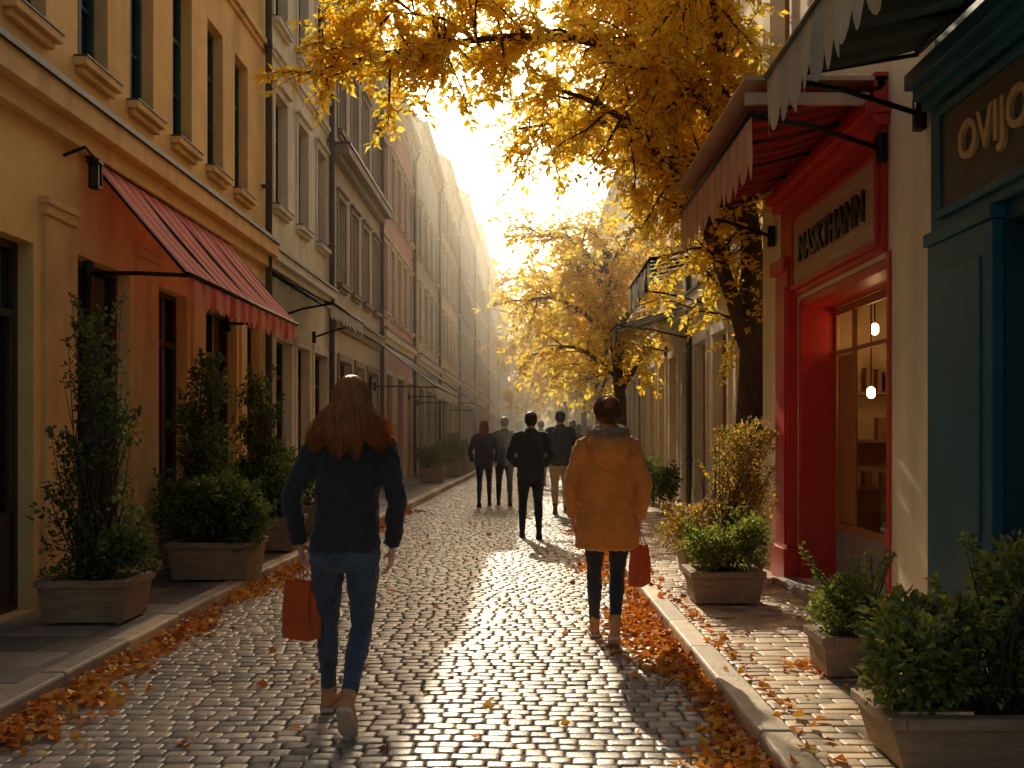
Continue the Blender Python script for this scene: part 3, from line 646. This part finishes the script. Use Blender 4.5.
plant('potted_shrub',(-2.8,-2.1,30.5,31.3,.4),[((-2.45,31,.9),(.5,.5,.6),1300)],52,leaf=.08)
plant('potted_shrub',(-2.8,-2.2,36,37,.4),[((-2.45,36.5,.8),(.5,.5,.5),900)],54,leaf=.1)

def fallen(name,pts,n,big=1):
    B=[];D=[]
    for _ in range(n):
        B.append(pts()); a=random.uniform(0,6.28); D.append((math.cos(a),math.sin(a),random.uniform(-.1,.35)))
    L_=rng.uniform(.035,.08,n)*big; leaf_mesh(name,B,D,L_,L_*.42,['dryA','dryB','dryC'],(.5,.2,.3),None,droop=.3)
def gutterL():
    while 1:
        y=3.5+random.random()**1.3*15; c=.5+.5*math.sin(y*2.1)*math.sin(y*.77+1)
        if random.random()<.25+c: break
    d=abs(random.gauss(0,.12*(.6+c))); return (XLk(y)+.02+d,y,.034+random.random()*max(0,.055-d*.2))
def gutterR():
    while 1:
        y=3.6+random.random()**1.3*13; c=.5+.5*math.sin(y*1.7+2)
        if random.random()<.3+c: break
    d=abs(random.gauss(0,.13*(.6+c))); return (XRk(y)-.02-d,y,.034+random.random()*max(0,.055-d*.2))
def scat():
    y=random.uniform(3.8,16); 
    if random.random()<.45: x=random.uniform(XRk(y)+.0,2.45); z=.14
    else: x=random.uniform(XLk(y),XRk(y)); z=.036
    return (x,y,z)
fallen('fallen_leaves',gutterL,2600); fallen('fallen_leaves',gutterR,3800); fallen('fallen_leaves',scat,210)
def pile(): return (1.66+random.gauss(0,.11),5.75+random.gauss(0,.1),.135+random.random()*.02)
fallen('fallen_leaves',pile,55)
def kerbback():
    y=3.5+random.random()*13; return (XRk(y)+KW+abs(random.gauss(0,.07)),y,.135)
fallen('fallen_leaves',kerbback,180)

# ---------------------------------------------------------------- people
V3=lambda *a:Vector(a)
def hand(mb,w,d,fwd,med,curl,thumb=.6):
    d=d.normalized(); s=(fwd-d*fwd.dot(d)).normalized(); n=(med-d*med.dot(d)-s*med.dot(s)).normalized()
    mb.rings([(w-d*.03,s*.024,n*.019),(w,s*.025,n*.017),(w+d*.03,s*.036,n*.016),(w+d*.065,s*.041,n*.014),(w+d*.09,s*.038,n*.011)],12)
    for off,ln in ((.031,.070),(.0105,.080),(-.0105,.075),(-.031,.058)):
        p=w+d*.083+s*off; pts=[p]; ang=0
        for k,fr in enumerate((.45,.32,.23)):
            ang+=curl*(1 if k else .8); v=d*math.cos(ang)+n*math.sin(ang)+s*off*.8; p=p+v.normalized()*ln*fr; pts.append(p)
        mb.tube(pts,[.0098,.0092,.0085,.007],8)
    p=w+d*.02+s*.028; v1=(d*.65+s*.6+n*.35).normalized(); v2=(d*.8+s*.1+n*(.3+thumb*.5)).normalized(); v3=(d*.6-s*.2+n*(.4+thumb)).normalized()
    mb.tube([p-v1*.01,p+v1*.032,p+v1*.032+v2*.028,p+v1*.032+v2*.028+v3*.022],[.014,.0125,.0105,.008],8)
def limb(mb,pts,rad,seg=14,flat=1):
    P=[Vector(p) for p in pts]; out=[];ro=[]
    for i in range(len(P)-1):
        p0=P[max(i-1,0)];p1=P[i];p2=P[i+1];p3=P[min(i+2,len(P)-1)]
        for k in range(4):
            t=k/4; c=.5*((2*p1)+(p2-p0)*t+(2*p0-5*p1+4*p2-p3)*t*t+(3*p1-p0-3*p2+p3)*t**3); c=c.lerp(p1.lerp(p2,t),.6); out.append(c); ro.append(rad[i]*(1-t)+rad[i+1]*t)
    out.append(P[-1]);ro.append(rad[-1]); mb.tube(out,ro,seg,flat=flat,ref=(1,0,0))
def shoe(mb,so,a,pitch,yaw=0,boot=0):
    Mx=Matrix.Translation(a)@Matrix.Rotation(yaw,4,'Z')@Matrix.Rotation(-pitch,4,'X')
    def rg(L_): return [(Mx@V3(0,y,z),Mx.to_3x3()@V3(rx,0,0),Mx.to_3x3()@V3(0,0,rz)) for y,z,rx,rz in L_]
    mb.rings(rg([(-.068,-.035,.018,.022),(-.058,-.032,.032,.036),(-.03,-.028,.037,.042),(.01,-.026,.038,.045),(.06,-.04,.041,.034),(.11,-.05,.045,.024),(.155,-.053,.038,.019),(.178,-.056,.018,.012)]),14)
    mb.rings([(Mx@V3(0,-.012,-.03),Mx.to_3x3()@V3(.036,0,0),Mx.to_3x3()@V3(0,.045,0)),(Mx@V3(0,-.008,.02+boot*.5),Mx.to_3x3()@V3(.04,0,0),Mx.to_3x3()@V3(0,.045,0)),(Mx@V3(0,-.006,.045+boot),Mx.to_3x3()@V3(.043,0,0),Mx.to_3x3()@V3(0,.047,0))],14)
    pr=[(-.072,.02),(-.06,.034),(0,.038),(.06,.042),(.11,.047),(.16,.038),(.185,.018)]
    bot=[];
    for s in(1,-1):
        for y,w in (pr if s==1 else pr[::-1]): bot.append((s*w,y))
    n=len(so.v)
    for z in(-.086,-.064):
        for x,y in bot: so.v.append(tuple(Mx@V3(x,y,z)))
    k=len(bot)
    for j in range(k): so.f.append((n+j,n+(j+1)%k,n+k+(j+1)%k,n+k+j)); so.m.append(0)
    so.f.append(tuple(n+j for j in range(k))); so.f.append(tuple(n+k+j for j in range(k))); so.m+=[0,0]

def person(name,loc,h,legs,arms,torso,sleeve,mt,mj,ms='tan_shoe',hair='short',mh='hair_black',curls=(.35,.35),vox=.012,rotz=0,boot=0,hood=False,legr=1.0,pitches=(0,0),shoulder=.165,headx=0):
    e=empty(name,loc); e.scale=(h/1.72,)*3; e.rotation_euler=(0,0,rotz)
    he=bpy.data.objects.new('head_group',None); COL.objects.link(he); he.parent=e; he.location=(headx,0,0)
    T=MB(); T.rings([(V3(0,0,1.0),V3(.13,0,0),V3(0,.09,0)),(V3(0,0,.93),V3(.150,0,0),V3(0,.106,0)),(V3(0,-.01,.86),V3(.160,0,0),V3(0,.118,0)),(V3(0,-.008,.80),V3(.150,0,0),V3(0,.105,0)),(V3(0,0,.76),V3(.10,0,0),V3(0,.07,0))],18)
    for hp,kn,an in legs:
        hp,kn,an=map(Vector,(hp,kn,an)); th=hp.lerp(kn,.35); ca=kn.lerp(an,.3)+V3(0,-.014,0)
        limb(T,[hp,th,hp.lerp(kn,.75),kn,ca,kn.lerp(an,.7),an+V3(0,0,.0)],[r_*legr for r_ in (.088,.082,.063,.053,.056,.042,.039)])
    T.obj('trousers',mt,e,remesh=vox*.8,sm=3,disp=(.016,.04))
    J=MB(); J.rings([(V3(headx*max(0,(z-.9)/.6),yo,z),V3(rx,0,0),V3(0,ry,0)) for z,rx,ry,yo in torso],22)
    for s,(el,wr) in zip((-1,1),arms):
        sh=V3(s*shoulder+headx*.8,-.005,1.385); el=Vector(el);wr=Vector(wr)
        limb(J,[V3(s*.09+headx*.8,-.0,1.41),sh,sh.lerp(el,.5),el,el.lerp(wr,.5),wr],[.055,.064*sleeve,.056*sleeve,.049*sleeve,.045*sleeve,.039*sleeve])
        J.tube([wr-(wr-el).normalized()*.035,wr+(wr-el).normalized()*.004],.042*sleeve,12)
    J.obj('jacket',mj,e,remesh=vox*.8,sm=3,disp=(.026,.045))
    if hood:
        H_=MB(); H_.rings([(V3(0,-.125,1.22),V3(.03,0,0),V3(0,.02,0)),(V3(0,-.145,1.27),V3(.085,0,0),V3(0,.045,0)),(V3(0,-.165,1.34),V3(.13,0,0),V3(0,.075,0)),(V3(0,-.14,1.41),V3(.15,0,0),V3(0,.095,0)),(V3(0,-.085,1.47),V3(.135,0,0),V3(0,.095,0)),(V3(0,-.05,1.51),V3(.10,0,0),V3(0,.08,0))],20)
        H_.obj('hood',mj,e,remesh=.01,sm=3,disp=(.02,.05))
    Hd=MB()
    Hd.rings([(V3(0,-.01,1.42),V3(.055,0,0),V3(0,.055,0)),(V3(0,0,1.50),V3(.05,0,0),V3(0,.052,0)),(V3(0,.005,1.55),V3(.05,0,0),V3(0,.055,0))],14)
    rs=[]
    for z,rx,ry,yo in ((1.492,.022,.02,.085),(1.505,.04,.05,.06),(1.53,.056,.075,.035),(1.56,.066,.09,.02),(1.60,.073,.096,.012),(1.64,.077,.099,.008),(1.67,.073,.093,.003),(1.695,.058,.075,0),(1.713,.03,.04,0)):
        rs.append((V3(0,yo,z),V3(rx,0,0),V3(0,ry,0)))
    Hd.rings(rs,20)
    Hd.tube([(0,.10,1.625),(0,.115,1.60),(0,.128,1.575),(0,.112,1.565)],[.009,.011,.015,.010],8)
    for s in(-1,1): 
        Hd.ell((s*.077,-.002,1.60),(.012,.02,.033),10)
        Hd.ell((s*.03,.085,1.585),(.025,.02,.02),8)
    Hd.obj('head','skin',he,remesh=.0065,sm=3)
    Ey=MB()
    for s in(-1,1): Ey.ell((s*.031,.099,1.612),(.013,.01,.008),8)
    Ey.obj('eyes','eye',he,smooth=True); Lp=MB(); Lp.ell((0,.108,1.54),(.024,.009,.007),10); Lp.obj('mouth','lip',he,smooth=True)
    Hn=MB()
    for s,(el,wr),cu in zip((-1,1),arms,curls):
        el=Vector(el);wr=Vector(wr); hand(Hn,wr+(wr-el).normalized()*.012,(wr-el),V3(0,1,0),V3(-s,0,0),cu)
    Hn.obj('hands','skin',e,remesh=.0048 if vox<.013 else .007,sm=1)
    Sh=MB();So=MB()
    for (hp,kn,an),pt in zip(legs,pitches): shoe(Sh,So,Vector(an),pt,boot=boot)
    Sh.obj('shoes',ms,e,remesh=.008,sm=2); So.obj('shoe_soles','sole' if ms!='black_shoe' else 'black_shoe',e)
    def strands(n,pathf,mat,nm='hair_strands'):
        S=MB()
        for i in range(n): S.tube(*pathf(i),seg=3)
        S.obj(nm,mat,he,smooth=True)
    rs_=random.Random(len(name))
    if hair=='long':
        Hb=MB()
        Hb.rings([(V3(0,-.08,1.42),V3(.05,0,0),V3(0,.02,0)),(V3(0,-.065,1.46),V3(.09,0,0),V3(0,.045,0)),(V3(0,-.05,1.50),V3(.095,0,0),V3(0,.07,0)),(V3(0,-.035,1.57),V3(.086,0,0),V3(0,.088,0)),(V3(0,-.02,1.64),V3(.083,0,0),V3(0,.096,0)),(V3(0,-.01,1.685),V3(.068,0,0),V3(0,.083,0)),(V3(0,-.005,1.71),V3(.046,0,0),V3(0,.058,0)),(V3(0,0,1.72),V3(.015,0,0),V3(0,.02,0))],20)
        Hb.obj('hair_mass',mh,he,remesh=.01,sm=3)
        def path(i):
            a=rs_.uniform(-.35,math.pi+.35)
            ca,sa=math.cos(a),-math.sin(a); k=rs_.uniform(.99,1.08); pts=[]
            top0=rs_.uniform(.02,.35)
            for j in range(6):
                th=top0+(math.pi*.5-top0)*j/5
                pts.append(V3(ca*math.sin(th)*.087*k,-.01+sa*math.sin(th)*.104*k,1.615+math.cos(th)*.108*k))
            lock=math.sin(a*9)*.5+.5
            ph=a*11+rs_.uniform(-.5,.5); fl=rs_.uniform(.5,1.25); zb=1.31+.07*lock+rs_.uniform(-.02,.06)+.05*abs(ca); am=rs_.uniform(.010,.02)
            p0=pts[-1]
            for j in range(1,9):
                t=j/8; z=p0.z+(zb-p0.z)*t; f=1+ (1.15*abs(ca)+.12)*fl*t**1.6
                wv=am*math.sin(ph+t*7.5)*t
                pts.append(V3(p0.x*f+wv,p0.y*(1+.15*fl*t)-.035*t+wv*.6-(.03*math.sin(t*3)),z))
            w=rs_.uniform(.0013,.0026)
            return pts,[w]*(len(pts)-3)+[w*.8,w*.5,w*.15]
        strands(2300,path,mh)
    elif hair=='bun':
        Hb=MB(); Hb.rings([(V3(0,-.05,1.545),V3(.06,0,0),V3(0,.05,0)),(V3(0,-.03,1.585),V3(.085,0,0),V3(0,.088,0)),(V3(0,-.025,1.64),V3(.09,0,0),V3(0,.10,0)),(V3(0,-.018,1.69),V3(.074,0,0),V3(0,.086,0)),(V3(0,-.012,1.717),V3(.045,0,0),V3(0,.055,0)),(V3(0,-.01,1.725),V3(.015,0,0),V3(0,.02,0))],20)
        Hb.ell((0,-.12,1.685),(.048,.038,.042),12); Hb.obj('hair_mass',mh,he,remesh=.009,sm=2,disp=(.012,.02))
        def path(i):
            a=rs_.uniform(-.4,math.pi+.4); th0=rs_.uniform(.05,1.2); pts=[]; k=rs_.uniform(1.0,1.12)
            for j in range(6):
                th=th0+1.05*j/5*.9; aa=a+(math.pi/2-a)*j/5*.5
                pts.append(V3(math.cos(aa)*math.sin(th)*.092*k+rs_.gauss(0,.002),-.022-math.sin(aa)*math.sin(th)*.102*k,1.630+math.cos(th)*.097*k))
            return pts,[.0016]*5+[.0005]
        strands(700,path,mh)
        def pathf(i):
            a=rs_.uniform(0,6.283); c_=V3(math.cos(a)*.105,-.055+math.sin(a)*.105,1.485+.02*math.sin(a*1)) ; d=V3(math.cos(a),math.sin(a),rs_.uniform(-1,1)).normalized()+V3(*[rs_.gauss(0,.4) for _ in range(3)])
            d.normalize(); b=c_+d*.03; return [b,b+d*.016,b+d*.028+V3(0,0,-.006)],[.002,.0014,.0004]
        Fc=MB(); 
        ring=[V3(math.cos(a)*.105,-.055+math.sin(a)*.105,1.485+.02*math.sin(a)) for a in np.linspace(0,6.283,25)]
        Fc.tube(ring,.038,10); Fc.obj('fur_collar','fur',e,remesh=.01,sm=2,disp=(.02,.02)); strands(1500,pathf,'fur',nm='fur_strands')
    else:
        Hb=MB(); Hb.rings([(V3(0,-.055,1.535),V3(.05,0,0),V3(0,.035,0)),(V3(0,-.035,1.58),V3(.081,0,0),V3(0,.08,0)),(V3(0,-.015,1.65),V3(.086,0,0),V3(0,.103,0)),(V3(0,.0,1.695),V3(.072,0,0),V3(0,.088,0)),(V3(0,0,1.72),V3(.045,0,0),V3(0,.055,0)),(V3(0,0,1.727),V3(.015,0,0),V3(0,.02,0))],18)
        if hair=='mid': Hb.rings([(V3(0,-.07,1.40),V3(.09,0,0),V3(0,.03,0)),(V3(0,-.06,1.5),V3(.1,0,0),V3(0,.06,0)),(V3(0,-.03,1.6),V3(.09,0,0),V3(0,.09,0))],18)
        Hb.obj('hair_mass',mh,he,remesh=.01,sm=1,disp=(.02,.02))
    return e
jac=[(.85,.155,.112,0),(.865,.172,.128,0),(.90,.176,.132,0),(1.02,.158,.12,-.002),(1.12,.152,.118,-.004),(1.22,.164,.122,-.008),(1.32,.178,.12,-.008),(1.38,.170,.106,-.006),(1.425,.125,.085,-.004),(1.46,.075,.066,0),(1.495,.062,.06,0)]
person('woman_with_long_hair',(-.915,4.98,.034),1.74,
  [((-.088,0,.87),(-.112,.14,.478),(-.132,.26,.095)),((.088,0,.87),(.078,.03,.475),(.055,-.24,.178))],
  [((-.262,-.03,1.13),(-.24,.06,.90)),((.262,-.05,1.12),(.235,.0,.89))],
  jac,1.0,'jeans','jacket_navy',hair='long',mh='hair_auburn',curls=(1.15,.4),pitches=(0,R(45)),headx=.035)
coat=[(.66,.205,.16,0),(.675,.228,.175,0),(.78,.225,.17,0),(.95,.205,.155,0),(1.08,.19,.142,0),(1.2,.188,.142,-.004),(1.32,.192,.138,-.008),(1.385,.18,.122,-.006),(1.43,.145,.1,-.004),(1.47,.095,.08,0),(1.5,.075,.07,0)]
person('woman_in_camel_coat',(.555,6.95,.034),1.70,
  [((-.085,0,.87),(-.085,.13,.48),(-.078,.22,.09)),((.085,0,.87),(.07,.02,.475),(.035,-.19,.125))],
  [((-.258,-.02,1.13),(-.24,.05,.88)),((.258,-.03,1.12),(.235,.03,.88))],
  coat,1.08,'jeans_dark','coat_camel',hair='bun',mh='hair_brown',curls=(.5,1.15),pitches=(0,R(25)),boot=.05,hood=True,shoulder=.165)
mj=[(.80,.175,.13,0),(.82,.192,.14,0),(.95,.19,.14,0),(1.1,.185,.138,0),(1.22,.195,.14,0),(1.32,.205,.135,0),(1.385,.19,.115,0),(1.43,.14,.09,0),(1.47,.08,.07,0),(1.5,.065,.06,0)]
walkA=[((-.09,0,.87),(-.11,.10,.475),(-.12,.14,.088)),((.09,0,.87),(.10,.06,.48),(.11,-.17,.12))]
walkB=[((-.09,0,.87),(-.09,.03,.475),(-.09,-.2,.13)),((.09,0,.87),(.10,.12,.475),(.10,.2,.088))]
armsN=[((-.28,-.04,1.12),(-.25,.06,.90)),((.28,-.04,1.12),(.25,.06,.90))]
person('man_in_dark_jacket',(.04,13.8,.034),1.74,walkA,[((-.29,-.06,1.13),(-.21,.08,1.0)),((.29,-.06,1.13),(.21,.08,1.0))],mj,1.2,'jeans_dark','coat_slate','black_shoe',pitches=(0,R(20)),vox=.016,legr=1.12,shoulder=.185)
person('woman_in_dark_coat',(-.87,19.7,.034),1.70,walkB,armsN,mj,1.1,'jeans_dark','coat_dark','black_shoe',hair='mid',mh='hair_brown',pitches=(R(22),0),vox=.018)
person('man_in_dark_jacket',(-.47,19.9,.034),1.76,walkA,armsN,mj,1.15,'jeans_dark','coat_slate','black_shoe',pitches=(0,R(20)),vox=.018,legr=1.1)
person('man_in_beige_trousers',(.58,17.9,.034),1.84,walkB,armsN,mj,1.2,'chino','coat_dark','black_shoe',pitches=(R(22),0),vox=.018,legr=1.2,shoulder=.185)
person('man_in_dark_jacket',(1.05,23.5,.034),1.74,walkA,armsN,mj,1.15,'jeans_dark','coat_dark','black_shoe',pitches=(0,R(20)),vox=.02)
person('woman_in_dark_coat',(1.3,25.5,.034),1.66,walkB,armsN,mj,1.1,'jeans_dark','coat_slate','black_shoe',hair='mid',pitches=(R(22),0),vox=.02)
person('man_in_dark_jacket',(.35,27,.034),1.76,walkB,armsN,mj,1.15,'jeans_dark','coat_dark','black_shoe',pitches=(R(22),0),vox=.02)

def bag(name,c,w,d,h,top,rot):
    e=empty(name,c); e.rotation_euler=(0,0,rot); B_=MB(); hw,hd=w/2,d/2
    bt=[(-hw,-hd,0),(hw,-hd,0),(hw,hd,0),(-hw,hd,0)]; md=[(-hw,-hd,h*.5),(hw,-hd,h*.5),(hw*1.0,hd,h*.5),(-hw,hd,h*.5)]; tp=[(-hw*1.0,-hd*.6,h),(hw*1.0,-hd*.6,h),(hw*1.0,hd*.6,h),(-hw*1.0,hd*.6,h)]
    for a,b in((bt,md),(md,tp)):
        B_.quad(a[0],a[1],b[1],b[0]); B_.quad(a[2],a[3],b[3],b[2])
        for i,j,s in((1,2,-1),(3,0,1)):
            ma=((a[i][0]+a[j][0])/2+(s*.0 if a is bt else s*.02),0,a[i][2]); mbb=((b[i][0]+b[j][0])/2+s*(.02 if b is md else .03),0,b[i][2])
            B_.quad(a[i],ma,mbb,b[i]); B_.quad(ma,a[j],b[j],mbb)
    B_.quad(*bt); o=B_.obj('paper_bag','bag_red',e); so=o.modifiers.new('s','SOLIDIFY'); so.thickness=.0015
    Hh=MB(); inv=(Matrix.Translation(Vector(c))@Matrix.Rotation(rot,4,'Z')).inverted(); g=inv@Vector(top)
    for s in(-1,1):
        Hh.tube([(-hw*.5,s*hd*.62,h-.03),(-hw*.5,s*hd*.62,h),(-hw*.32+g.x*.3,s*hd*.3,h+(g.z-h)*.6),(g.x,g.y,g.z),(hw*.32+g.x*.3,s*hd*.3,h+(g.z-h)*.6),(hw*.5,s*hd*.62,h),(hw*.5,s*hd*.62,h-.03)],.0028,6)
    Hh.obj('handles','string',e,smooth=True)
bag('paper_shopping_bag',(-1.15,5.06,.455),.175,.10,.29,(-1.15,5.06,.82),R(-32))
bag('paper_shopping_bag',(.785,6.99,.43),.22,.10,.27,(.785,6.99,.80),R(68))

# ---------------------------------------------------------------- haze, light, camera
mb=MB(); mb.box((-14,15,-.5),(14,160,15)); hz=mb.obj('haze','earth')
m=bpy.data.materials.new('haze'); m.use_nodes=True; nt=m.node_tree; nt.nodes.clear()
o_=nt.nodes.new('ShaderNodeOutputMaterial'); vs=nt.nodes.new('ShaderNodeVolumeScatter'); vs.inputs['Density'].default_value=.0095; vs.inputs['Anisotropy'].default_value=.68; vs.inputs['Color'].default_value=(1,.92,.76,1)
nt.links.new(vs.outputs[0],o_.inputs['Volume']); hz.data.materials[0]=m

az,el=R(-9),R(30)
w=bpy.data.worlds.new('World'); scene.world=w; w.use_nodes=True; nt=w.node_tree
sky=nt.nodes.new('ShaderNodeTexSky'); sky.sky_type='NISHITA'; sky.sun_disc=False; sky.sun_elevation=el; sky.sun_rotation=az; sky.dust_density=6; sky.air_density=1.0; sky.ozone_density=.3
bg=nt.nodes['Background']; bg.inputs['Strength'].default_value=.15
mw=nt.nodes.new('ShaderNodeMix'); mw.data_type='RGBA'; mw.blend_type='MULTIPLY'; mw.inputs[0].default_value=1; mw.inputs[7].default_value=(1,.92,.78,1)
nt.links.new(sky.outputs[0],mw.inputs[6]); nt.links.new(mw.outputs[2],bg.inputs['Color'])
sd=bpy.data.lights.new('sun','SUN'); sd.energy=5; sd.angle=R(.5); sd.color=(1,.86,.62)
so=bpy.data.objects.new('sun',sd); COL.objects.link(so)
d=Vector((-math.sin(az)*math.cos(el),-math.cos(az)*math.cos(el),-math.sin(el))); so.rotation_euler=d.to_track_quat('-Z','Y').to_euler(); so.location=(0,0,30)
cam=bpy.data.cameras.new('camera'); co=bpy.data.objects.new('camera',cam); COL.objects.link(co)
co.location=(0,0,1.5); co.rotation_euler=(R(90),0,0); cam.lens=35; cam.sensor_width=36; cam.shift_x=-16/1024; cam.shift_y=48/1024; cam.clip_end=1500; cam.clip_start=.05
scene.camera=co
scene.view_settings.view_transform='Standard'; scene.view_settings.look='None'; scene.view_settings.exposure=0
